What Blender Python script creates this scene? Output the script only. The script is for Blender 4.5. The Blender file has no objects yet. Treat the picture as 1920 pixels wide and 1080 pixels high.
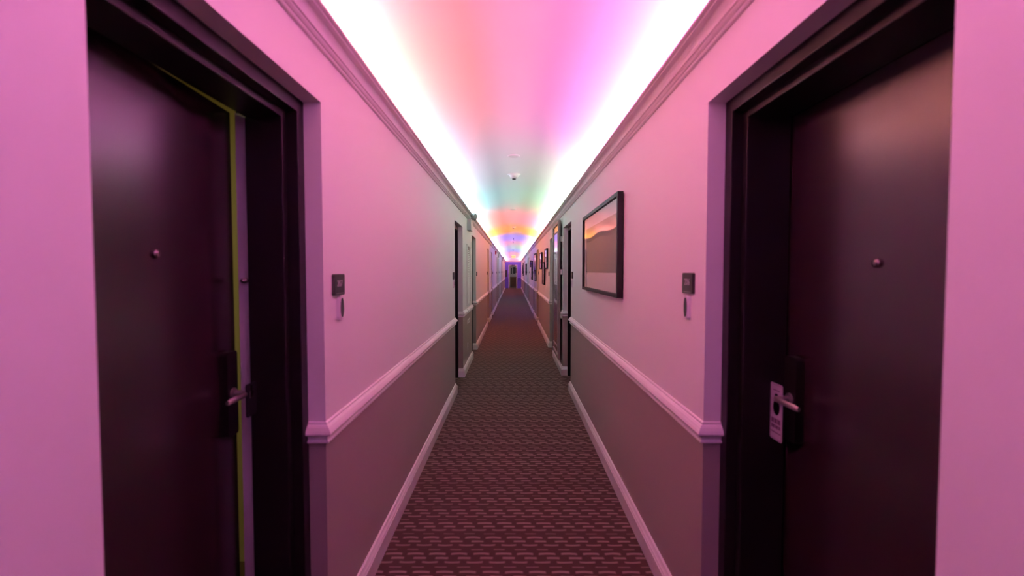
import bpy, bmesh, math, random
from mathutils import Vector, Matrix

SC = bpy.context.scene
COL = SC.collection
random.seed(4)

# ---------------------------------------------------------------- camera
H = 1.535                                   # eye height
cam_data = bpy.data.cameras.new('camera')
cam = bpy.data.objects.new('camera', cam_data)
COL.objects.link(cam)
SC.camera = cam
cam.location = (-0.006, 0.0, H)
cam.rotation_euler = (math.radians(90 - 2.115), 0, math.radians(0.134))
cam_data.sensor_width = 36.0
cam_data.lens = 853.0 / 1920.0 * 36.0
cam_data.clip_start = 0.02
cam_data.clip_end = 200
cam_data.dof.use_dof = True
cam_data.dof.focus_distance = 9.0
cam_data.dof.aperture_fstop = 2.2

# ---------------------------------------------------------------- world, exposure
world = bpy.data.worlds.new('world')
SC.world = world
world.use_nodes = True
world.node_tree.nodes['Background'].inputs[0].default_value = (0, 0, 0, 1)
world.node_tree.nodes['Background'].inputs[1].default_value = 0.0
SC.view_settings.view_transform = 'Standard'
SC.view_settings.look = 'None'
SC.view_settings.gamma = 1.0
SC.view_settings.use_curve_mapping = False
SC.view_settings.exposure = 0.0
SC.cycles.max_bounces = 10
SC.cycles.diffuse_bounces = 6

# ---------------------------------------------------------------- the cove LED strips
W = 0.73                                    # half width between the walls
YB, YE = -4.5, 41.0                         # back wall, far wall
LED_POWER = 11.5                             # watts per metre
LED_TILT = 4                                # degrees the strips lean from straight up towards the middle
L_KEYS = [(-4.5, (.36, .17, .62)), (-1.2, (.55, .20, .80)), (0.0, (.90, .25, .95)), (0.7, (1, .23, .55)), (1.4, (1, .26, .31)), (2.4, (1, .31, .22)),
          (3.5, (1, .31, .32)), (4.0, (.72, .40, .55)), (4.5, (.42, .40, .52)), (6.2, (.36, .42, .52)), (6.7, (.22, .50, .57)), (8.5, (.22, .49, .58)), (9.0, (.82, .28, .28)),
          (10.0, (.95, .26, .25)), (11.6, (.95, .26, .22)), (12.2, (.95, .33, .07)), (14.5, (.95, .33, .05)), (14.9, (.30, .25, .95)), (17.6, (.36, .26, .95)),
          (18.2, (.85, .25, .45)), (20.4, (.85, .26, .48)), (20.9, (.46, .42, .75)), (24.4, (.46, .42, .75)),
          (25.0, (.30, .33, .9)), (28.0, (.36, .32, .9)), (28.8, (.85, .30, .48)), (34.0, (.8, .30, .6)), (41.0, (.85, .30, .52))]
R_KEYS = [(-4.5, (.36, .17, .62)), (-1.2, (.55, .20, .80)), (0.0, (.90, .25, .95)), (1.5, (1, .22, .62)), (2.6, (1, .22, .72)), (3.7, (.95, .24, .76)),
          (4.2, (.70, .36, .62)), (4.7, (.44, .45, .42)), (6.2, (.38, .46, .38)), (6.7, (.30, .54, .38)), (8.5, (.36, .54, .32)), (9.0, (.75, .34, .32)),
          (10.0, (.95, .27, .42)), (11.6, (.95, .28, .38)), (12.2, (.95, .38, .09)), (14.5, (.95, .38, .06)), (14.9, (.28, .28, .95)), (17.6, (.34, .28, .95)),
          (18.2, (.85, .28, .52)), (20.4, (.70, .43, .45)), (20.9, (.46, .66, .40)), (24.4, (.48, .64, .48)),
          (25.0, (.28, .36, .9)), (28.0, (.32, .34, .9)), (28.8, (.85, .34, .43)), (34.0, (.85, .40, .38)), (41.0, (.85, .34, .5))]


def ramp(keys, y):
    if y <= keys[0][0]:
        return keys[0][1]
    for (a, ca), (b, cb) in zip(keys, keys[1:]):
        if y <= b:
            t = (y - a) / (b - a)
            return tuple(p + (q - p) * t for p, q in zip(ca, cb))
    return keys[-1][1]


def led(side, y0, y1, col, k=1.0):
    d = bpy.data.lights.new('led_strip', 'AREA')
    d.shape = 'RECTANGLE'
    d.size = 0.012
    d.size_y = y1 - y0
    d.energy = LED_POWER * (y1 - y0) * k
    d.color = col
    o = bpy.data.objects.new('led_strip', d)
    COL.objects.link(o)
    o.location = (side * 0.715, (y0 + y1) / 2, 2.424)
    # -Z of the lamp points up and a little inwards
    o.rotation_euler = (0, math.radians(180 - side * LED_TILT), 0)
    return o


for side, keys in ((-1, L_KEYS), (1, R_KEYS)):
    y = YB + 0.05
    while y < YE - 0.1:
        step = 0.5 if y < 19 else 1.0
        y1 = min(y + step, YE - 0.08)
        led(side, y, y1, ramp(keys, (y + y1) / 2), 0.30 if y < -0.6 else 1.0 if y < 4.4 else 1.15)
        y = y1


# ---------------------------------------------------------------- materials
def mat(name, col, rough=.5, metal=0.0, coat=0.0, spec=.5, bump=0.0, bscale=40.0, vary=0.0):
    m = bpy.data.materials.new(name)
    m.use_nodes = True
    nt = m.node_tree
    b = nt.nodes['Principled BSDF']
    b.inputs['Base Color'].default_value = (*col, 1)
    b.inputs['Roughness'].default_value = rough
    b.inputs['Metallic'].default_value = metal
    b.inputs['Coat Weight'].default_value = coat
    b.inputs['Specular IOR Level'].default_value = spec
    if bump or vary:
        tc = nt.nodes.new('ShaderNodeTexCoord')
        nz = nt.nodes.new('ShaderNodeTexNoise')
        nz.inputs['Scale'].default_value = bscale
        nz.inputs['Detail'].default_value = 3
        nt.links.new(tc.outputs['Object'], nz.inputs['Vector'])
        if bump:
            bp = nt.nodes.new('ShaderNodeBump')
            bp.inputs['Strength'].default_value = bump
            bp.inputs['Distance'].default_value = .002
            nt.links.new(nz.outputs['Fac'], bp.inputs['Height'])
            nt.links.new(bp.outputs['Normal'], b.inputs['Normal'])
        if vary:
            mx = nt.nodes.new('ShaderNodeMix')
            mx.data_type = 'RGBA'
            mx.inputs[6].default_value = (*[c * (1 - vary) for c in col], 1)
            mx.inputs[7].default_value = (*[min(1, c * (1 + vary)) for c in col], 1)
            nt.links.new(nz.outputs['Fac'], mx.inputs[0])
            nt.links.new(mx.outputs[2], b.inputs['Base Color'])
    return m


M = {}
M['wall'] = mat('wall_paint', (.91, .88, .86), .55, bump=.04, bscale=160)
M['dado'] = mat('dado_paint', (.38, .31, .28), .55, bump=.04, bscale=160)
M['ceiling'] = mat('ceiling_paint', (.86, .85, .84), .8)
M['trim'] = mat('trim_paint', (.86, .81, .80), .42)
M['door'] = mat('door_paint', (.021, .008, .012), .26, spec=.6, bump=.02, bscale=220)
M['doorframe'] = mat('door_frame_paint', (.011, .006, .008), .38, spec=.3)
M['lightpaint'] = mat('rabbet_paint', (.6, .58, .58), .6)
M['bronze'] = mat('dark_bronze', (.02, .015, .014), .35, metal=.6)
M['lever'] = mat('brushed_lever', (.42, .37, .35), .36, metal=.85)
M['nickel'] = mat('peephole_metal', (.22, .19, .19), .25, metal=.9)
M['black'] = mat('black_satin', (.008, .007, .008), .5, spec=.3)
M['blackcard'] = mat('black_card', (.008, .008, .009), .7, spec=.15)
M['plaque'] = mat('sign_plate', (.014, .011, .012), .5)
M['signtext'] = mat('sign_letters', (.50, .46, .46), .5)
M['white'] = mat('white_plastic', (.82, .80, .80), .4)
M['lens'] = mat('dark_lens', (.03, .028, .028), .2)
M['card'] = mat('tag_card', (.40, .34, .42), .6)
M['cardink'] = mat('tag_ink', (.12, .06, .12), .7)
M['mat_board'] = mat('mat_board', (.78, .74, .72), .8)
M['mirror'] = mat('mirror_silver', (.86, .86, .86), .03, metal=1.0)
M['mirrorframe'] = mat('mirror_frame_paint', (.20, .145, .14), .5)
M['grey'] = mat('grey_enamel', (.55, .53, .52), .45)
M['chrome'] = mat('lamp_reflector', (.42, .41, .40), .3, metal=.2)
M['red'] = mat('red_enamel', (.55, .03, .03), .4)
M['detector'] = mat('detector_plastic', (.74, .72, .70), .5)
M['lampglass'] = mat('lamp_glass', (.30, .29, .28), .15)
M['darkslot'] = mat('dark_slot', (.02, .018, .018), .7)
M['accent'] = mat('accent_wall_paint', (.11, .085, .55), .55)
M['vestfloor'] = mat('vestibule_floor', (.16, .10, .06), .7)


def glow(name, col, s):
    m = bpy.data.materials.new(name)
    m.use_nodes = True
    b = m.node_tree.nodes['Principled BSDF']
    b.inputs['Base Color'].default_value = (*col, 1)
    b.inputs['Emission Color'].default_value = (*col, 1)
    b.inputs['Emission Strength'].default_value = s
    return m


M['exitface'] = glow('exit_face', (1, .62, .25), .8)
M['exitred'] = glow('exit_letters', (.9, .12, .05), .5)


def glass_mat():
    m = bpy.data.materials.new('picture_glass')
    m.use_nodes = True
    nt = m.node_tree
    out = nt.nodes['Material Output']
    nt.nodes.remove(nt.nodes['Principled BSDF'])
    tr = nt.nodes.new('ShaderNodeBsdfTransparent')
    gl = nt.nodes.new('ShaderNodeBsdfGlossy')
    gl.inputs['Roughness'].default_value = .015
    fr = nt.nodes.new('ShaderNodeFresnel')
    fr.inputs['IOR'].default_value = 1.5
    mx = nt.nodes.new('ShaderNodeMixShader')
    # a very gentle warp, as in a big acrylic sheet
    tc = nt.nodes.new('ShaderNodeTexCoord')
    nz = nt.nodes.new('ShaderNodeTexNoise')
    nz.inputs['Scale'].default_value = 1.6
    nz.inputs['Detail'].default_value = 0
    bp = nt.nodes.new('ShaderNodeBump')
    bp.inputs['Strength'].default_value = .35
    bp.inputs['Distance'].default_value = .02
    nt.links.new(tc.outputs['Object'], nz.inputs['Vector'])
    nt.links.new(nz.outputs['Fac'], bp.inputs['Height'])
    nt.links.new(bp.outputs['Normal'], gl.inputs['Normal'])
    geo = nt.nodes.new('ShaderNodeNewGeometry')
    inv = nt.nodes.new('ShaderNodeMath')
    inv.operation = 'SUBTRACT'
    inv.inputs[0].default_value = 1.0
    nt.links.new(geo.outputs['Backfacing'], inv.inputs[1])
    mul = nt.nodes.new('ShaderNodeMath')
    mul.operation = 'MULTIPLY'
    nt.links.new(fr.outputs[0], mul.inputs[0])
    nt.links.new(inv.outputs[0], mul.inputs[1])
    nt.links.new(mul.outputs[0], mx.inputs[0])
    nt.links.new(tr.outputs[0], mx.inputs[1])
    nt.links.new(gl.outputs[0], mx.inputs[2])
    nt.links.new(mx.outputs[0], out.inputs['Surface'])
    return m


M['glass'] = glass_mat()


def print_mat(name, c0, c1, scale):
    """a dull landscape photograph: bands of two tones"""
    m = bpy.data.materials.new(name)
    m.use_nodes = True
    nt = m.node_tree
    b = nt.nodes['Principled BSDF']
    b.inputs['Roughness'].default_value = .6
    tc = nt.nodes.new('ShaderNodeTexCoord')
    mp = nt.nodes.new('ShaderNodeMapping')
    mp.inputs['Scale'].default_value = (1, 1.2, 4)
    nz = nt.nodes.new('ShaderNodeTexNoise')
    nz.inputs['Scale'].default_value = scale
    nz.inputs['Detail'].default_value = 4
    cr = nt.nodes.new('ShaderNodeValToRGB')
    cr.color_ramp.elements[0].position = .4
    cr.color_ramp.elements[1].position = .62
    cr.color_ramp.elements[0].color = (*c0, 1)
    cr.color_ramp.elements[1].color = (*c1, 1)
    nt.links.new(tc.outputs['Object'], mp.inputs['Vector'])
    nt.links.new(mp.outputs[0], nz.inputs['Vector'])
    nt.links.new(nz.outputs['Fac'], cr.inputs[0])
    nt.links.new(cr.outputs[0], b.inputs['Base Color'])
    return m


M['print_olive'] = print_mat('print_olive', (.105, .10, .075), (.135, .125, .095), 1.2)
M['print_grey'] = print_mat('print_grey', (.06, .06, .065), (.2, .2, .2), 3.0)


def carpet_mat():
    m = bpy.data.materials.new('carpet')
    m.use_nodes = True
    nt = m.node_tree
    L = nt.links
    b = nt.nodes['Principled BSDF']
    b.inputs['Roughness'].default_value = .95
    b.inputs['Specular IOR Level'].default_value = .1
    tc = nt.nodes.new('ShaderNodeTexCoord')
    sp = nt.nodes.new('ShaderNodeSeparateXYZ')
    L.new(tc.outputs['Object'], sp.inputs[0])

    def mt(op, a, c=None, clamp=False):
        n = nt.nodes.new('ShaderNodeMath')
        n.operation = op
        n.use_clamp = clamp
        for i, v in enumerate((a, c)):
            if v is None:
                continue
            if isinstance(v, (int, float)):
                n.inputs[i].default_value = v
            else:
                L.new(v, n.inputs[i])
        return n.outputs[0]

    ROW, PX = 0.0375, 0.119
    nz = nt.nodes.new('ShaderNodeTexNoise')
    nz.inputs['Scale'].default_value = 14
    nz.inputs['Detail'].default_value = 2
    L.new(tc.outputs['Object'], nz.inputs['Vector'])
    wob = mt('MULTIPLY', mt('SUBTRACT', nz.outputs['Fac'], .5), .012)
    X = mt('ADD', sp.outputs['X'], wob)
    v = mt('DIVIDE', mt('ADD', sp.outputs['Y'], mt('MULTIPLY', wob, .5)), ROW)
    r = mt('FLOOR', v)
    fy = mt('SUBTRACT', mt('SUBTRACT', v, r), .5)
    t8 = mt('SUBTRACT', r, mt('MULTIPLY', mt('FLOOR', mt('DIVIDE', r, 8)), 8))
    t4 = mt('SUBTRACT', r, mt('MULTIPLY', mt('FLOOR', mt('DIVIDE', r, 4)), 4))
    half = mt('MULTIPLY', mt('GREATER_THAN', t8, 3.5), .5)
    # row kinds: phase, half length, half thickness, strength, bow
    kinds = [(0.0, .40, .30, 1.0, .14), (.20, .30, .20, .62, .0), (.75, .38, .28, .9, -.12), (.25, .32, .30, 1.0, .06)]
    total = None
    for k, (ph, hl, ht, st, bow) in enumerate(kinds):
        sel = mt('COMPARE', t4, float(k))
        sel.node.inputs[2].default_value = .1
        u = mt('ADD', mt('ADD', mt('DIVIDE', X, PX), ph), half)
        fx = mt('SUBTRACT', mt('FRACT', u), .5)
        ax = mt('ABSOLUTE', fx)
        mx_ = mt('MULTIPLY', mt('SUBTRACT', hl, ax), 14.0, True)
        yy = mt('ADD', fy, mt('MULTIPLY', mt('MULTIPLY', fx, fx), bow * 6))
        my_ = mt('MULTIPLY', mt('SUBTRACT', ht, mt('ABSOLUTE', yy)), 7.0, True)
        one = mt('MULTIPLY', mt('MULTIPLY', mx_, my_), mt('MULTIPLY', sel, st))
        total = one if total is None else mt('ADD', total, one)
    fine = nt.nodes.new('ShaderNodeTexNoise')
    fine.inputs['Scale'].default_value = 420
    fine.inputs['Detail'].default_value = 2
    L.new(tc.outputs['Object'], fine.inputs['Vector'])
    fac = mt('MULTIPLY', total, mt('ADD', mt('MULTIPLY', fine.outputs['Fac'], .7), .62), True)
    mx = nt.nodes.new('ShaderNodeMix')
    mx.data_type = 'RGBA'
    mx.inputs[6].default_value = (.068, .036, .030, 1)
    mx.inputs[7].default_value = (.225, .155, .140, 1)
    L.new(fac, mx.inputs[0])
    L.new(mx.outputs[2], b.inputs['Base Color'])
    bp = nt.nodes.new('ShaderNodeBump')
    bp.inputs['Strength'].default_value = .6
    bp.inputs['Distance'].default_value = .004
    hsum = mt('ADD', total, mt('MULTIPLY', fine.outputs['Fac'], .5))
    L.new(hsum, bp.inputs['Height'])
    L.new(bp.outputs['Normal'], b.inputs['Normal'])
    return m


M['carpet'] = carpet_mat()


# ---------------------------------------------------------------- helpers
class MB:
    """collects shapes (world coordinates) and links them as ONE mesh object"""

    def __init__(self):
        self.bm = bmesh.new()

    def box(self, x0, x1, y0, y1, z0, z1, bev=0.0, m=0):
        x0, x1 = sorted((x0, x1)); y0, y1 = sorted((y0, y1)); z0, z1 = sorted((z0, z1))
        t = bmesh.new()
        bmesh.ops.create_cube(t, size=1)
        for v in t.verts:
            v.co = Vector(((x0 + x1) / 2 + v.co.x * (x1 - x0), (y0 + y1) / 2 + v.co.y * (y1 - y0), (z0 + z1) / 2 + v.co.z * (z1 - z0)))
        if bev:
            bmesh.ops.bevel(t, geom=t.edges[:], offset=bev, segments=2, affect='EDGES', profile=.6)
        self.merge(t, m)
        return self

    def merge(self, t, m=0):
        for f in t.faces:
            f.material_index = m
        me = bpy.data.meshes.new('tmp')
        t.to_mesh(me)
        t.free()
        self.bm.from_mesh(me)
        bpy.data.meshes.remove(me)

    def lathe(self, prof, c, axis='Z', seg=24, m=0, scale=(1, 1, 1)):
        """prof: (radius, height) pairs turned about axis through c"""
        t = bmesh.new()
        rings = []
        for r, h in prof:
            ring = []
            for i in range(seg):
                a = 2 * math.pi * i / seg
                p = Vector((r * math.cos(a) * scale[0], r * math.sin(a) * scale[1], h * scale[2]))
                ring.append(t.verts.new(p))
            rings.append(ring)
        for a, b in zip(rings, rings[1:]):
            for i in range(seg):
                t.faces.new((a[i], a[(i + 1) % seg], b[(i + 1) % seg], b[i]))
        t.faces.new(list(reversed(rings[0])))
        t.faces.new(rings[-1])
        if axis == 'X':
            rot = Matrix.Rotation(math.radians(90), 4, 'Y')
        elif axis == '-X':
            rot = Matrix.Rotation(math.radians(-90), 4, 'Y')
        elif axis == 'Y':
            rot = Matrix.Rotation(math.radians(-90), 4, 'X')
        elif axis == '-Y':
            rot = Matrix.Rotation(math.radians(90), 4, 'X')
        elif axis == '-Z':
            rot = Matrix.Rotation(math.radians(180), 4, 'X')
        elif isinstance(axis, Vector):
            rot = axis.normalized().to_track_quat('Z', 'Y').to_matrix().to_4x4()
        else:
            rot = Matrix.Identity(4)
        for v in t.verts:
            v.co = (rot @ v.co) + Vector(c)
        bmesh.ops.recalc_face_normals(t, faces=t.faces[:])
        self.merge(t, m)
        return self

    def prism(self, poly, fn, m=0):
        """poly: 2D outline; fn(p, k) gives the 3D point on side k = 0 or 1"""
        t = bmesh.new()
        a = [t.verts.new(fn(p, 0)) for p in poly]
        b = [t.verts.new(fn(p, 1)) for p in poly]
        n = len(poly)
        for i in range(n):
            t.faces.new((a[i], a[(i + 1) % n], b[(i + 1) % n], b[i]))
        t.faces.new(list(reversed(a)))
        t.faces.new(b)
        bmesh.ops.recalc_face_normals(t, faces=t.faces[:])
        self.merge(t, m)
        return self

    def sweep(self, path, prof, flip=False, m=0):
        """closed profile (p out of the wall, z) swept along an XY polyline with mitred corners"""
        n = len(path)
        norms = []
        for (ax, ay), (bx, by) in zip(path, path[1:]):
            d = Vector((bx - ax, by - ay)).normalized()
            nn = Vector((d.y, -d.x))
            norms.append(-nn if flip else nn)
        t = bmesh.new()
        rings = []
        for i, (x, y) in enumerate(path):
            if i == 0:
                mv = norms[0]
            elif i == n - 1:
                mv = norms[-1]
            else:
                a, b = norms[i - 1], norms[i]
                mv = (a + b) / (1 + a.dot(b))
            rings.append([t.verts.new((x + mv.x * p, y + mv.y * p, z)) for p, z in prof])
        k = len(prof)
        for a, b in zip(rings, rings[1:]):
            for j in range(k):
                t.faces.new((a[j], a[(j + 1) % k], b[(j + 1) % k], b[j]))
        t.faces.new(list(reversed(rings[0])))
        t.faces.new(rings[-1])
        bmesh.ops.recalc_face_normals(t, faces=t.faces[:])
        self.merge(t, m)
        return self

    def build(self, name, mats, parent=None, origin=None, smooth=False, **props):
        me = bpy.data.meshes.new(name)
        off = Vector(origin) if origin is not None else (world_of(parent) if parent is not None else Vector((0, 0, 0)))
        for v in self.bm.verts:
            v.co -= off
        self.bm.to_mesh(me)
        self.bm.free()
        if not isinstance(mats, (list, tuple)):
            mats = [mats]
        for m in mats:
            me.materials.append(m)
        if smooth:
            for p in me.polygons:
                p.use_smooth = True
            try:
                me.set_sharp_from_angle(angle=math.radians(38))
            except Exception:
                pass
        o = bpy.data.objects.new(name, me)
        COL.objects.link(o)
        if parent is not None:
            o.parent = parent
            if origin is not None:
                o.location = off - world_of(parent)
        else:
            o.location = off
        for k_, v_ in props.items():
            o[k_] = v_
        return o


def world_of(o):
    p = Vector(o.location)
    while o.parent is not None:
        o = o.parent
        p += Vector(o.location)
    return p


def tag(o, label, category=None, group=None, kind=None):
    o['label'] = label
    if category:
        o['category'] = category
    if group:
        o['group'] = group
    if kind:
        o['kind'] = kind
    return o


def thing(name, loc, label, category=None, group=None, kind=None):
    o = bpy.data.objects.new(name, None)
    o.empty_display_size = .1
    COL.objects.link(o)
    o.location = loc
    return tag(o, label, category, group, kind)


def struct(o, label):
    o['kind'] = 'structure'
    o['label'] = label
    return o


def text_mb(s, size, depth, fn):
    """flat lettering turned into mesh; fn maps (u, v, w) to world"""
    c = bpy.data.curves.new('txt', 'FONT')
    c.body = s
    c.size = size
    c.extrude = depth / 2
    c.align_x = 'CENTER'
    c.align_y = 'CENTER'
    o = bpy.data.objects.new('txt', c)
    COL.objects.link(o)
    me = bpy.data.meshes.new_from_object(o)
    mb = MB()
    mb.bm.from_mesh(me)
    for v in mb.bm.verts:
        v.co = Vector(fn(*v.co))
    bpy.data.objects.remove(o)
    bpy.data.curves.remove(c)
    bpy.data.meshes.remove(me)
    return mb


# ---------------------------------------------------------------- layout
ZH = 2.17            # top of the door openings
ZW = 2.42            # top of the side walls = cove floor
RET = 0.065          # plaster return in front of each door frame
L_DOORS = [(.785, 1.735), (5.66, 6.55), (7.97, 8.87), (12.82, 13.68), (15.0, 15.88), (20.1, 21.0), (22.4, 23.3), (27.1, 28.0), (29.6, 30.5), (34.2, 35.1), (36.8, 37.7)]
R_DOORS = [(.775, 1.74), (5.78, 6.68), (8.18, 9.12), (13.15, 14.0), (15.7, 16.5), (20.6, 21.5), (22.9, 23.8), (27.7, 28.6), (30.2, 31.1), (34.9, 35.8), (37.4, 38.3)]
ORD = ['first', 'second', 'third', 'fourth', 'fifth', 'sixth', 'seventh', 'eighth', 'ninth', 'tenth', 'eleventh']

# ---------------------------------------------------------------- floor and ceiling
fl = MB().box(-1.35, 1.35, YB - .3, YE + .15, -.05, 0).build('floor', M['carpet'])
struct(fl, 'brown patterned carpet running the length of the corridor')

SPX, SPZ, APEX = .86, 2.48, H + 1.2
rise = APEX - SPZ
R_ = (SPX ** 2 + rise ** 2) / (2 * rise)
CZ = APEX - R_


def vault_z(x):
    return CZ + math.sqrt(R_ * R_ - x * x)


A0 = math.asin(SPX / R_)
NA = 40
inner = [(R_ * math.sin(-A0 + 2 * A0 * i / NA), CZ + R_ * math.cos(-A0 + 2 * A0 * i / NA)) for i in range(NA + 1)]
outer = [(x * 1.03, z + .04) for x, z in reversed(inner)]
cm = MB()
cm.prism(inner + outer, lambda p, k: (p[0], (YB - .1, YE + .12)[k], p[1]))
ceil = cm.build('ceiling', M['ceiling'], smooth=True)
struct(ceil, 'white barrel-vaulted ceiling washed with coloured cove light')


# ---------------------------------------------------------------- side walls
def side_wall(s, doors, name):
    mb = MB()
    ZR = .915
    edges = [YB - .1] + [v for d in doors for v in d] + [YE + .1]
    xs = (s * W, s * (W + .290))
    for a, b in zip(edges[0::2], edges[1::2]):
        mb.box(*xs, a, b, ZR, ZW, m=0)
        mb.box(*xs, a, b, 0, ZR, m=1)
    for a, b in doors:
        mb.box(*xs, a, b, ZH, ZW, m=0)
    # close the outer side of the cove
    mb.box(s * SPX, s * (W + .30), YB - .1, YE + .1, ZW, SPZ + .03, m=0)
    return struct(mb.build(name, [M['wall'], M['dado']]), 'off-white corridor wall above a darker taupe dado, %s side' % ('left' if s < 0 else 'right'))


side_wall(-1, L_DOORS, 'wall_left')
side_wall(1, R_DOORS, 'wall_right')

RAIL = [(-.004, .955), (.004, .955), (.008, .951), (.009, .945), (.013, .943), (.020, .936), (.027, .925), (.031, .916), (.031, .911), (.026, .906),
        (.015, .903), (.011, .898), (.010, .888), (.012, .884), (.017, .881), (.017, .876), (.008, .872), (-.004, .868)]
BASE = [(-.004, .0), (.026, .0), (.026, .088), (.022, .094), (.021, .100), (.016, .106), (.012, .114), (.010, .122), (.004, .126), (-.004, .126)]
CROWN = [(0, 2.362), (.011, 2.362), (.014, 2.366), (.013, 2.371), (.010, 2.373), (.018, 2.376), (.024, 2.382), (.022, 2.388), (.030, 2.390)]
for i in range(9):                                             # the big hollow
    a = math.radians(90 * i / 8)
    CROWN.append((.030 + .040 * (1 - math.cos(a)), 2.391 + .040 * math.sin(a)))
CROWN += [(.080, 2.432), (.082, 2.436), (.080, 2.443), (.070, 2.443), (.066, 2.425), (.0, 2.417)]


def wall_paths(s, doors):
    out = []
    x0, x1 = s * W, s * (W + RET)
    out.append([(x0, YB), (x0, doors[0][0]), (x1, doors[0][0])])
    for (a0, a1), (b0, b1) in zip(doors, doors[1:]):
        out.append([(x1, a1), (x0, a1), (x0, b0), (x1, b0)])
    out.append([(x1, doors[-1][1]), (x0, doors[-1][1]), (x0, YE)])
    return out


mbl, mbr = MB(), MB()
for s, doors, rail_name, base_name, sd in ((-1, L_DOORS, 'trim_1', 'baseboard_left', 'left'), (1, R_DOORS, 'trim_2', 'baseboard_right', 'right')):
    rail, base = MB(), MB()
    for k, path in enumerate(wall_paths(s, doors)):
        base.sweep(path, BASE, flip=(s > 0))
        if s < 0 and k == 2:                                   # the rail is broken beside the louvre
            rail.sweep([path[0], path[1], (path[1][0], 7.02)], RAIL)
            rail.sweep([(path[1][0], 7.06), path[2], path[3]], RAIL)
        elif s > 0 and k == 2:                                 # and behind the tall mirror
            rail.sweep([path[0], path[1], (path[1][0], 6.80)], RAIL, flip=True)
            rail.sweep([(path[1][0], 7.84), path[2], path[3]], RAIL, flip=True)
        else:
            rail.sweep(path, RAIL, flip=(s > 0))
    struct(rail.build(rail_name, M['trim']), 'moulded white chair rail along the %s wall' % sd)
    struct(base.build(base_name, M['trim']), 'white baseboard along the foot of the %s wall' % sd)
    cr = MB()
    cr.sweep([(s * W, YB), (s * W, YE)], CROWN, flip=(s > 0))
    struct(cr.build('trim_3' if s < 0 else 'trim_4', M['trim'], smooth=False), 'white crown moulding hiding the cove light, %s side' % sd)

# ---------------------------------------------------------------- back wall, far wall with doorway
bw = MB().box(-1.3, 1.3, YB - .2, YB, 0, 2.8).build('wall_back', M['wall'])
struct(bw, 'plain wall closing the corridor behind the camera')
DX0, DX1, DZ = -.34, .30, 2.03
fw = MB()
for x0, x1, z0, z1 in ((-1.03, DX0, 0, 2.36), (DX1, 1.03, 0, 2.36), (DX0, DX1, DZ, 2.36)):
    fw.box(x0, x1, YE, YE + .12, z0, z1, m=0)
fw.box(-1.03, 1.03, YE, YE + .12, 2.36, 2.9, m=1)
struct(fw.build('wall_front', [M['accent'], M['ceiling']]), 'blue violet end wall of the corridor with a doorway')
cr = MB()
cr.sweep([(-W, YE), (W, YE)], CROWN)
struct(cr.build('trim_5', M['trim']), 'white crown moulding across the far end wall')
rl = MB()
for a, b in ((-W, DX0 - .07), (DX1 + .07, W)):
    rl.sweep([(a, YE), (b, YE)], RAIL)
struct(rl.build('trim_6', M['accent']), 'blue violet chair rail on the far end wall')
bb = MB()
for a, b in ((-W, DX0 - .07), (DX1 + .07, W)):
    bb.sweep([(a, YE), (b, YE)], BASE)
struct(bb.build('baseboard_front', M['accent']), 'blue violet baseboard on the far end wall')
cs = MB()
cs.box(DX0 - .07, DX0, YE - .02, YE, 0, DZ + .07, .004).box(DX1, DX1 + .07, YE - .02, YE, 0, DZ + .07, .004).box(DX0, DX1, YE - .02, YE, DZ, DZ + .07, .004)
struct(cs.build('trim_7', M['trim']), 'white casing around the far doorway')
# the lobby behind the doorway
vb = MB()
vb.box(-.9, -.85, YE + .12, YE + 3.6, 0, 2.5).box(.85, .9, YE + .12, YE + 3.6, 0, 2.5).box(-.9, .9, YE + 3.6, YE + 3.7, 0, 2.5).box(-.9, .9, YE + .12, YE + 3.7, 2.5, 2.55)
struct(vb.build('wall_lobby', M['wall']), 'pale walls of the small lobby behind the far doorway')
struct(MB().box(-.9, .9, YE + .15, YE + 3.7, -.05, 0).build('floor_lobby', M['vestfloor']), 'brown floor of the small lobby behind the far doorway')
ld = bpy.data.lights.new('lobby_lamp', 'AREA')
ld.size = .3
ld.energy = 5
ld.color = (.95, .88, .9)
lo = bpy.data.objects.new('lobby_lamp', ld)
COL.objects.link(lo)
lo.location = (-.3, YE + 1.3, 2.49)


# ---------------------------------------------------------------- doors
def rounded(w, h, r, seg=5):
    pts = []
    for cx, cy, a0 in ((w / 2 - r, h / 2 - r, 0), (-w / 2 + r, h / 2 - r, 90), (-w / 2 + r, -h / 2 + r, 180), (w / 2 - r, -h / 2 + r, 270)):
        for i in range(seg + 1):
            a = math.radians(a0 + 90 * i / seg)
            pts.append((cx + r * math.cos(a), cy + r * math.sin(a)))
    return pts


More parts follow.
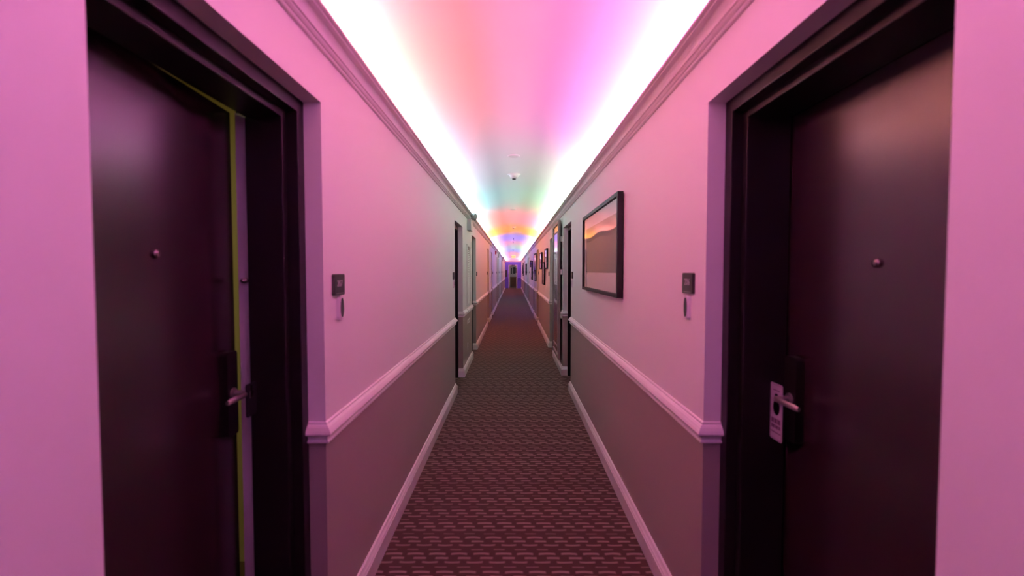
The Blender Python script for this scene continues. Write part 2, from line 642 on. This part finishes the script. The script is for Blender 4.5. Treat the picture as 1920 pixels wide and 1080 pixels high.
def build_door(s, y0, y1, num, label, ajar=False, detail=True, peep_z=1.57):
    X = lambda d: s * (W + d)
    root = thing('door_%d' % num, (s * W, (y0 + y1) / 2, 0), label, kind='structure')
    g = .006
    stop_end = .242 if ajar else .265
    fr = MB()
    for a, b, c in ((y0 + .001, y0 + .052, y0 + .080), (y1 - .001, y1 - .052, y1 - .080)):
        fr.box(X(RET), X(.108), a, b, 0.0, ZH - .001, .003)
        fr.box(X(.108), X(stop_end), a, c, 0.0, ZH - .001, .004)
        fr.box(X(stop_end), X(.2895), a, b, 0.0, ZH - .001)
    fr.box(X(RET), X(.108), y0 + .05, y1 - .05, ZH - .052, ZH - .001, .003)
    fr.box(X(.108), X(stop_end), y0 + .078, y1 - .078, ZH - .080, ZH - .001, .004)
    fr.box(X(stop_end), X(.2895), y0 + .05, y1 - .05, ZH - .052, ZH - .001)
    fr.build('door_frame', M['doorframe'], root)
    ly0, ly1 = y0 + .056, y1 - .056
    hinge = Vector((X(stop_end + .004), ly0, 0))
    Xl = lambda d: s * (W + stop_end + .004 + d)
    leaf = MB().box(Xl(0), Xl(.044), ly0, ly1, .012, ZH - .058, .002).build('door_leaf', M['door'], root, origin=hinge)
    if ajar:
        MB().box(X(.244), X(.2895), y1 - .058, y1 - .0515, .02, ZH - .06).build('rabbet_face', M['lightpaint'], root, label='pale lining of the rabbet')
    if detail:
        py = (y0 + y1) / 2 + (.015 if ajar else 0)
        hy = y1 - (.134 if ajar else .150)
        hz0 = 1.10 if ajar else 1.085
        MB().lathe([(.013, 0), (.013, .006), (.010, .009), (.0075, .0105)], (Xl(0), py, peep_z), axis=('X' if s < 0 else '-X')).build('peephole', M['nickel'], leaf, smooth=True, label='round metal peephole')
        pl = MB().prism(rounded(.066, .30, .012), lambda p, k: (Xl((.001, -.030)[k]), hy + p[0], hz0 + p[1]))
        pl.build('lock_plate', M['bronze'], leaf)
        ny, nz = hy, hz0
        sx = 1 if s < 0 else -1
        nk = MB().lathe([(.021, 0), (.021, .006), (.012, .010), (.0105, .052)], (Xl(-.029), ny, nz), axis=('X' if s < 0 else '-X'))
        bar = []
        for i in range(9):                                     # the bar, slightly bowed
            t = i / 8
            bar.append((ny + .010 - t * .135, Xl(-.076 - .006 * math.sin(math.pi * t)), nz + .002 * math.sin(math.pi * t)))
        t_ = bmesh.new()
        rings = []
        for i, (yy, xx, zz) in enumerate(bar):
            hz = .0095 if 0 < i < 8 else .007
            hx = .0065 if 0 < i < 8 else .005
            rings.append([t_.verts.new((xx + hx * math.cos(a) * 1.1, yy, zz + hz * math.sin(a) * 1.1)) for a in [math.pi * 2 * q / 10 for q in range(10)]])
        for a, b in zip(rings, rings[1:]):
            for q in range(10):
                t_.faces.new((a[q], a[(q + 1) % 10], b[(q + 1) % 10], b[q]))
        t_.faces.new(rings[0]); t_.faces.new(list(reversed(rings[-1])))
        bmesh.ops.recalc_face_normals(t_, faces=t_.faces[:])
        nk.merge(t_)
        nk.build('lever', M['lever'], leaf, smooth=True, label='brushed metal lever handle')
    if ajar:
        leaf.rotation_euler.z = math.radians(4.2) * (1 if s < 0 else -1)
        MB().lathe([(.010, 0), (.010, .010), (.006, .014), (.009, .022), (.004, .027)], (X(.262), y1 - .059, 1.500), axis='-Y').build('latch_knob', M['nickel'], root, smooth=True, label='small round metal latch knob')
    return root


n = 0
for i, (a, b) in enumerate(L_DOORS):
    n += 1
    lab = 'dark plum-brown guest room door, %s from the camera on the left wall' % ORD[i]
    if i == 0:
        lab = 'dark plum-brown door standing slightly ajar beside the 207 sign'
    build_door(-1, a, b, n, lab, ajar=(i == 0), detail=True, peep_z=1.583)
for i, (a, b) in enumerate(R_DOORS):
    n += 1
    lab = 'dark plum-brown guest room door, %s from the camera on the right wall' % ORD[i]
    if i == 0:
        lab = 'dark plum-brown closed door with a paper tag on its lever beside the 206 sign'
    build_door(1, a, b, n, lab, detail=True, peep_z=1.557)


# the guest room behind the ajar door, its lamp on
M['roompaint'] = mat('guest_room_paint', (.72, .66, .36), .7)
rm = MB()
gx0, gx1, gy0, gy1 = -(W + .292), -2.9, -.3, 2.35
rm.box(gx0, gx1, gy1, gy1 + .05, 0, 2.5).box(gx0, gx1, gy0 - .05, gy0, 0, 2.5).box(gx1 - .05, gx1, gy0, gy1, 0, 2.5).box(gx0, gx1, gy0, gy1, 2.5, 2.55)
struct(rm.build('wall_guest_room', M['roompaint']), 'yellowish guest room wall glimpsed through the gap of the ajar left door')
struct(MB().box(-1.36, gx1, gy0, gy1, -.05, 0).build('floor_guest_room', M['vestfloor']), 'brown floor of the guest room behind the ajar left door')
gd = bpy.data.lights.new('guest_room_lamp', 'AREA')
gd.size = .35
gd.energy = 4.0
gd.color = (1, .84, .42)
go = bpy.data.objects.new('guest_room_lamp', gd)
COL.objects.link(go)
go.location = (-2.0, 1.2, 2.45)


# ---------------------------------------------------------------- hanging tags on the levers
def curve_plate(outlines, depth, fn):
    c = bpy.data.curves.new('plate', 'CURVE')
    c.dimensions = '2D'
    c.fill_mode = 'BOTH'
    c.extrude = depth / 2
    for pts in outlines:
        sp = c.splines.new('POLY')
        sp.points.add(len(pts) - 1)
        for p, q in zip(sp.points, pts):
            p.co = (q[0], q[1], 0, 1)
        sp.use_cyclic_u = True
    o = bpy.data.objects.new('plate', c)
    COL.objects.link(o)
    me = bpy.data.meshes.new_from_object(o)
    mb = MB()
    mb.bm.from_mesh(me)
    for v in mb.bm.verts:
        v.co = Vector(fn(*v.co))
    bmesh.ops.recalc_face_normals(mb.bm, faces=mb.bm.faces[:])
    bpy.data.objects.remove(o); bpy.data.curves.remove(c); bpy.data.meshes.remove(me)
    return mb


def keyhole():
    """hole of the tag: a small slot over a big oval, in card coordinates"""
    pts = []
    for i in range(29):
        a = math.radians(62 - (360 - 56) * i / 28)
        pts.append((.0215 * math.sin(math.pi / 2 - a) * 1.0, .028 * math.sin(a) + .016))
    top = []
    for i in range(9):
        a = math.radians(180 - 180 * i / 8)
        top.append((.0115 * math.cos(a), .058 + .008 * math.sin(a)))
    return pts + top


ry1 = R_DOORS[0][1]
cx_, cy_, cz_ = W + .269 - .030 - .030, ry1 - .122, 1.030
tagr = thing('door_hanger', (cx_, cy_, cz_ - .102), 'pale printed door hanger hung on the right door lever', 'door hanger')
curve_plate([rounded(.075, .204, .008), keyhole()], .0016, lambda u, v, w: (cx_ + w, cy_ - u, cz_ + v)).build('card', M['card'], tagr)
ink = MB()
xi = cx_ - .0012
bars = [(-.031, .031, .090, .0915)]
for u0, u1, v0, v1 in [(-.020, .020, .076, .0795), (-.028, -.012, -.024, -.042), (-.009, .006, -.024, -.042), (.009, .027, -.024, -.042),
                       (-.028, -.006, -.047, -.060), (-.003, .014, -.047, -.060), (.017, .027, -.047, -.060), (-.030, .030, -.0725, -.0765)]:
    ink.box(xi, xi + .0006, cy_ - u0, cy_ - u1, cz_ + v0, cz_ + v1)
for u0, u1, v0, v1 in [(-.033, .033, .096, .0972), (-.033, .033, -.0972, -.096), (-.0342, -.033, -.097, .097), (.033, .0342, -.097, .097)]:
    ink.box(xi, xi + .0006, cy_ - u0, cy_ - u1, cz_ + v0, cz_ + v1)
ink.build('printed_lines', M['cardink'], tagr, label='dark print and border line')

ly1 = L_DOORS[0][1]
ang = math.radians(3.2)
lcx, lcy = -(W + .231 - .030 - .030 + .046), ly1 - .118
hb = curve_plate([rounded(.062, .118, .008), [(x * .7, y * .6 + .012) for x, y in keyhole()]], .004, lambda u, v, w: (lcx + w, lcy + u, 1.075 + v))
tag(hb.build('door_hanger', M['blackcard'], origin=(lcx, lcy, 1.02)), 'short black door hanger on the lever of the ajar left door', 'door hanger')


# ---------------------------------------------------------------- room signs and bell buttons
def room_sign(s, yc, text, label, group=None):
    x = s * W
    zc = 1.485
    if s < 0:
        zc = 1.48
    root = thing('room_sign', (x, yc, zc - .042), label, 'sign', group)
    MB().prism(rounded(.108, .086, .008), lambda p, k: (x + -s * (0, .012)[k], yc + p[0], zc + p[1])).build('sign_plate', M['plaque'], root)
    MB().box(x - s * .012, x - s * .0128, yc - .040, yc + .040, zc - .0365, zc - .035).build('sign_edge', M['signtext'], root, label='pale line along the lower edge')
    if text:
        fn = lambda u, v, w: (x - s * (.0124 + w), yc + (u if s < 0 else -u), zc + .004 + v)
        text_mb(text, .038, .0012, fn).build('number', M['signtext'], root, label='engraved room number')
    return root


def bell(s, yc, label):
    x = s * W
    zc = 1.385
    root = thing('doorbell', (x, yc, zc - .05), label, 'doorbell')
    MB().prism(rounded(.040, .100, .016), lambda p, k: (x - s * (0, .016)[k], yc + p[0], zc + p[1])).build('doorbell_body', M['white'], root)
    el = [(.0155 * math.cos(math.radians(a)), .040 * math.sin(math.radians(a))) for a in range(0, 360, 15)]
    MB().prism(el, lambda p, k: (x - s * (.0155, .0185)[k], yc - .002 + p[0], zc + p[1])).build('doorbell_lens', M['lens'], root, label='dark oval button')
    return root


room_sign(-1, 1.868, '207', 'dark square room sign reading 207 on the left wall')
bell(-1, 1.88, 'white bell plate with dark oval under the left 207 sign')
room_sign(1, 1.895, '206', 'dark square room sign reading 206 on the right wall')
bell(1, 1.90, 'white bell plate with dark oval under the right 206 sign')
room_sign(-1, 5.50, '', 'small dark room sign just before the second left door')
bell(-1, 5.49, 'white bell plate under the sign before the second left door')
room_sign(1, 5.62, '', 'small dark room sign just before the second right door')
bell(1, 5.62, 'white bell plate under the sign before the second right door')
for i in range(2, 11):
    a, b = L_DOORS[i]
    yc = b + .16 if i % 2 == 0 else a - .16
    room_sign(-1, yc, '', 'tiny dark room sign beside the %s left door' % ORD[i], 'room signs further down the left wall')
for i in range(2, 11):
    a, b = R_DOORS[i]
    yc = b + .16 if i % 2 == 0 else a - .16
    room_sign(1, yc, '', 'tiny dark room sign beside the %s right door' % ORD[i], 'room signs further down the right wall')


# ---------------------------------------------------------------- pictures on the right wall
def picture(y0, y1, z0, z1, label, depth=.042, rail=.028, mat_w=(.05, .05, .12), pm='print_olive', group=None):
    x = W
    root = thing('framed_picture', (x, (y0 + y1) / 2, z0), label, 'picture', group)
    f = MB()
    f.box(x - .006, x - depth, y0, y0 + rail, z0, z1, .002).box(x - .006, x - depth, y1 - rail, y1, z0, z1, .002)
    f.box(x - .006, x - depth, y0 + rail, y1 - rail, z0, z0 + rail, .002).box(x - .006, x - depth, y0 + rail, y1 - rail, z1 - rail, z1, .002)
    f.box(x, x - .012, y0 + .08, y1 - .08, z0 + .08, z1 - .08)
    f.build('picture_frame', M['black'], root)
    MB().box(x - .014, x - .022, y0 + rail * .8, y1 - rail * .8, z0 + rail * .8, z1 - rail * .8).build('mat_board', M['mat_board'], root)
    MB().box(x - .022, x - .024, y0 + rail + mat_w[0], y1 - rail - mat_w[0], z0 + rail + mat_w[2], z1 - rail - mat_w[1]).build('print', M[pm], root)
    MB().box(x - .031, x - .034, y0 + rail * .8, y1 - rail * .8, z0 + rail * .8, z1 - rail * .8).build('glazing', M['glass'], root)
    return root


picture(3.03, 4.56, H - .180, H + .530, 'large black framed landscape picture nearest the camera on the right wall', depth=.045, mat_w=(.10, .10, .14))
picture(9.50, 10.12, H + .05, H + .48, 'black framed picture just past the third right door, hung high', pm='print_grey')
picture(10.30, 10.95, H - .31, H + .21, 'black framed picture hung low between two higher ones on the right wall', pm='print_grey')
picture(11.25, 12.0, H + .05, H + .47, 'black framed picture hung high, last before the fourth right door', pm='print_grey')
picture(14.2, 15.25, H - .31, H + .56, 'tall black framed picture between the fourth and fifth right doors', pm='print_grey')
picture(16.8, 17.7, H - .31, H + .38, 'black framed picture just past the fifth right door', pm='print_grey')
picture(18.2, 19.0, H + .16, H + .43, 'small black framed picture hung high before the sixth right door', pm='print_grey')
picture(24.2, 25.4, H - .2, H + .41, 'black framed picture past the seventh right door', pm='print_grey')
picture(31.6, 32.6, H - .33, H + .60, 'tall black framed picture past the ninth right door', pm='print_grey')
picture(33.3, 34.4, H - .2, H + .45, 'black framed picture before the tenth right door', pm='print_grey')

# ---------------------------------------------------------------- tall mirror on the right wall
x = W
my0, my1, mz0, mz1 = 6.80, 7.84, .205, H + .765
mir = thing('wall_mirror', (x, (my0 + my1) / 2, mz0), 'tall mirror in a taupe frame standing off the right wall between two doors', 'mirror')
f = MB()
fx0, fx1 = x - .028, x - .060
rw = .10
f.box(fx0, fx1, my0, my0 + rw, mz0, mz1, .006).box(fx0, fx1, my1 - rw, my1, mz0, mz1, .006)
f.box(fx0, fx1, my0 + rw, my1 - rw, mz0, mz0 + .05, .006).box(fx0, fx1, my0 + rw, my1 - rw, mz1 - .05, mz1, .006)
f.build('mirror_frame', M['mirrorframe'], mir)
MB().box(x - .034, x - .046, my0 + rw - .01, my1 - rw + .01, mz0 + .04, mz1 - .04).build('mirror_border', M['mirror'], mir, label='outer band of mirror glass')
bd = MB()
q0, q1, qz0, qz1 = my0 + rw + .09, my1 - rw - .09, mz0 + .15, mz1 - .15
for a, b, c, d in ((q0, q0 + .02, qz0, qz1), (q1 - .02, q1, qz0, qz1), (q0 + .02, q1 - .02, qz0, qz0 + .02), (q0 + .02, q1 - .02, qz1 - .02, qz1)):
    bd.box(x - .046, x - .056, a, b, c, d, .002)
bd.build('inner_bead', M['mirrorframe'], mir)
MB().box(x - .046, x - .050, q0 + .02, q1 - .02, qz0 + .02, qz1 - .02).build('mirror_pane', M['mirror'], mir)
for zz in (H + .47, H - .02, H - .68, ):
    MB().box(x + .0, x - .034, my0 + .004, my0 + .05, zz - .03, zz + .05, .002).build('bracket', M['grey'], mir)
    MB().box(x + .0, x - .034, my1 - .05, my1 - .004, zz - .03, zz + .05, .002).build('bracket', M['grey'], mir)

# ---------------------------------------------------------------- louvre, vent and outlet on the left wall
x = -W
lv = thing('louver_vent', (x, 7.30, 1.0), 'tall narrow white louvered vent panel on the left wall', 'vent')
ly0_, ly1_, lz0, lz1 = 7.05, 7.56, .995, 1.955
f = MB()
f.box(x, x + .020, ly0_, ly0_ + .035, lz0, lz1, .002).box(x, x + .020, ly1_ - .035, ly1_, lz0, lz1, .002)
f.box(x, x + .020, ly0_ + .035, ly1_ - .035, lz0, lz0 + .03, .002).box(x, x + .020, ly0_ + .035, ly1_ - .035, lz1 - .03, lz1, .002)
f.build('louver_frame', M['wall'], lv)
MB().box(x, x + .003, ly0_ + .03, ly1_ - .03, lz0 + .02, lz1 - .02).build('louver_back', M['dado'], lv)
NS = 30
proto = None
for i in range(NS):
    z = lz0 + .045 + i * (lz1 - lz0 - .14) / (NS - 1)
    if proto is None:
        mb = MB()
        mb.prism([(.002, .012), (.004, .013), (.019, -.010), (.017, -.012)], lambda p, k: (x + p[0], (ly0_ + .034, ly1_ - .034)[k], z + p[1]))
        proto = mb.build('slat', M['wall'], lv, origin=(x, 7.30, z))
    else:
        c = proto.copy()
        COL.objects.link(c)
        c.parent = lv
        c.location = Vector((0, 0, z - 1.0))
vt = thing('wall_vent', (x, 7.35, .70), 'small white slotted vent low on the left wall under the rail', 'vent')
MB().box(x, x + .008, 7.15, 7.55, .70, .765, .002).build('vent_plate', M['trim'], vt)
for i in range(6):
    MB().box(x + .006, x + .009, 7.18 + i * .06, 7.22 + i * .06, .715, .75).build('slot', M['grey'], vt)
ot = thing('power_outlet', (x, 7.22, .30), 'white power outlet just above the left baseboard', 'outlet')
MB().prism(rounded(.075, .118, .006), lambda p, k: (x + (0, .006)[k], 7.22 + p[0], .337 + p[1])).build('cover_plate', M['white'], ot)
for dz in (-.022, .022):
    MB().prism(rounded(.034, .028, .010), lambda p, k: (x + (.005, .008)[k], 7.22 + p[0], .337 + dz + p[1])).build('socket', M['grey'], ot)


# ---------------------------------------------------------------- emergency lights, alarms
def emergency_light(yc, label):
    x = -W
    root = thing('emergency_light', (x, yc, 2.175), label, 'emergency light', 'emergency lights on the left wall')
    MB().box(x, x + .065, yc - .14, yc + .14, 2.18, 2.355, .006).build('housing', M['grey'], root)
    for k, dy in enumerate((-.085, .085)):
        c = Vector((x + .105, yc + dy, 2.405))
        d = Vector((.75, -.45 if k == 0 else .35, -.28)).normalized()
        hd = MB()
        hd.lathe([(.012, -.05), (.028, -.044), (.046, -.012), (.050, .012), (.050, .020), (.044, .022)], c, axis=d)
        hd.lathe([(.009, 0), (.009, .075)], (x + .05, yc + dy, 2.345), axis=Vector((.35, 0, .7)))
        h = hd.build('lamp_head', M['chrome'], root, smooth=True)
        MB().lathe([(.043, .0215), (.040, .026), (.02, .029)], c, axis=d).build('lens', M['lampglass'], h, smooth=True)
    return root


emergency_light(7.33, 'twin-headed emergency light nearest the camera, high on the left wall')
emergency_light(21.7, 'twin-headed emergency light, second from the camera on the left wall')
emergency_light(29.0, 'twin-headed emergency light farthest down the left wall')


def fire_alarm(yc, zc, label):
    x = -W
    root = thing('fire_alarm', (x, yc, zc - .06), label, 'alarm')
    MB().prism(rounded(.10, .13, .01), lambda p, k: (x + (0, .055)[k], yc + p[0], zc + p[1])).build('alarm_body', M['red'], root)
    MB().box(x + .053, x + .075, yc - .03, yc + .03, zc + .0, zc + .045, .006).build('strobe', M['white'], root, label='clear strobe lens')


fire_alarm(18.3, H + .74, 'small red fire alarm high on the left wall midway down')
fire_alarm(38.4, H + .72, 'small red fire alarm near the far end of the left wall')

# ---------------------------------------------------------------- ceiling fittings
def ceiling_disc(yc, label):
    z = vault_z(0)
    root = thing('ceiling_disc', (0, yc, z), label, 'ceiling fitting')
    MB().lathe([(.066, .012), (.066, -.004), (.058, -.010), (.050, -.008)], (0, yc, z)).build('rim', M['white'], root, smooth=True)
    MB().lathe([(.050, -.002), (.049, -.011), (.03, -.012)], (0, yc, z)).build('cover', M['detector'], root, smooth=True)


def smoke_detector(yc, label, group):
    z = vault_z(0)
    root = thing('smoke_detector', (.006, yc, z), label, 'smoke detector', group)
    MB().lathe([(.080, .012), (.080, -.008), (.074, -.014)], (.006, yc, z)).build('base', M['detector'], root, smooth=True)
    MB().lathe([(.066, -.012), (.062, -.022), (.040, -.050), (.024, -.056)], (.006, yc, z)).build('cone', M['detector'], root, smooth=True)
    MB().lathe([(.022, -.054), (.022, -.064), (.012, -.066)], (.006, yc, z)).build('sensor_tip', M['darkslot'], root, smooth=True, label='dark sensor tip')


def sprinkler(yc, label):
    z = vault_z(0)
    root = thing('sprinkler_head', (.01, yc, z), label, 'sprinkler')
    MB().lathe([(.045, .012), (.045, -.004), (.03, -.010)], (.01, yc, z)).build('escutcheon', M['white'], root, smooth=True)
    s_ = MB().lathe([(.014, -.008), (.014, -.045), (.006, -.06), (.006, -.085)], (.01, yc, z))
    s_.lathe([(.03, -.085), (.032, -.090), (.02, -.093)], (.01, yc, z))
    s_.build('deflector', M['bronze'], root, smooth=True)


ceiling_disc(4.78, 'flat round white disc on the ceiling nearest the camera')
smoke_detector(5.68, 'cone-shaped detector nearest the camera on the ceiling', 'ceiling detectors')
ceiling_disc(8.9, 'faint round white disc on the ceiling past the first detector')
smoke_detector(12.2, 'cone-shaped detector under the orange part of the ceiling', 'ceiling detectors')
sprinkler(16.4, 'dark sprinkler head under the blue part of the ceiling')
smoke_detector(18.3, 'cone-shaped detector just past the dark sprinkler', 'ceiling detectors')
smoke_detector(25.4, 'small pale detector farthest down the ceiling', 'ceiling detectors')

# exit sign hung near the far end
ey, ez = 34.5, H + 1.10
ex = thing('exit_sign', (.03, ey, vault_z(.03)), 'small glowing exit sign hung from the ceiling near the far end', 'exit sign')
MB().box(-.14, .20, ey - .025, ey + .025, ez - .12, ez + .10, .008).build('sign_box', M['white'], ex)
MB().box(-.125, .185, ey - .028, ey - .024, ez - .105, ez + .085).build('sign_face', M['exitface'], ex)
text_mb('EXIT', .15, .003, lambda u, v, w: (.03 + u, ey - .030 - w, ez - .01 + v)).build('lettering', M['exitred'], ex)
MB().lathe([(.012, ez + .09), (.012, vault_z(.03) + .01)], (.03, ey, 0)).build('stem', M['white'], ex, smooth=True)

# ---------------------------------------------------------------- far end and lobby things
wb = thing('wall_panel', (-W + .12, YE, 1.0), 'narrow dark panel on the far end wall left of the doorway', 'panel')
MB().box(-W + .04, -W + .19, YE, YE - .03, 1.02, 1.62, .004).build('panel_frame', M['black'], wb)
MB().box(-W + .06, -W + .17, YE - .028, YE - .033, 1.04, 1.60).build('panel_face', M['lens'], wb)
dc = thing('door_closer', (.02, YE - .02, DZ + .05), 'dark door closer bar above the far doorway', 'door closer')
MB().box(-.14, .16, YE - .085, YE - .02, DZ + .005, DZ + .065, .006).build('closer_body', M['bronze'], dc)
MB().box(.02, .15, YE - .10, YE - .085, DZ + .02, DZ + .045, .004).build('closer_arm', M['black'], dc)


def lobby_picture(x0, x1, z0, z1, label):
    y = YE + 3.6
    root = thing('framed_picture', ((x0 + x1) / 2, y, z0), label, 'picture')
    f = MB()
    f.box(x0, x0 + .03, y, y - .03, z0, z1, .002).box(x1 - .03, x1, y, y - .03, z0, z1, .002).box(x0 + .03, x1 - .03, y, y - .03, z0, z0 + .03, .002).box(x0 + .03, x1 - .03, y, y - .03, z1 - .03, z1, .002)
    f.build('picture_frame', M['black'], root)
    MB().box(x0 + .02, x1 - .02, y, y - .015, z0 + .02, z1 - .02).build('print', M['print_grey'], root)


lobby_picture(.0, .19, 1.30, 1.93, 'dark picture seen through the far doorway, right of centre')
lobby_picture(.235, .31, 1.35, 1.88, 'narrow dark picture at the right inside the far doorway')
lobby_picture(-.20, -.12, 1.28, 1.86, 'narrow dark picture at the left inside the far doorway')
cb = thing('low_cabinet', (.02, YE + 3.45, 0), 'brown low cabinet seen through the far doorway', 'cabinet')
M['wood'] = mat('cabinet_wood', (.17, .095, .04), .5, vary=.25, bscale=9)
MB().box(-.28, .30, YE + 3.25, YE + 3.595, .06, .95, .004).build('cabinet_body', M['wood'], cb)
MB().box(-.30, .32, YE + 3.23, YE + 3.595, .95, .98, .004).build('cabinet_top', M['wood'], cb)
for x0, x1 in ((-.27, .0), (.02, .29)):
    dd = MB().box(x0, x1, YE + 3.235, YE + 3.25, .09, .93, .003).build('cabinet_door', M['wood'], cb)
    MB().lathe([(.006, 0), (.012, .01), (.01, .02)], ((x0 + x1) / 2 + (.09 if x0 < 0 else -.09), YE + 3.236, .5), axis='-Y').build('knob', M['nickel'], dd)
for xx in (-.26, .28):
    for yy in (YE + 3.27, YE + 3.57):
        MB().box(xx - .02, xx + .02, yy - .02, yy + .02, 0, .062).build('foot', M['wood'], cb)
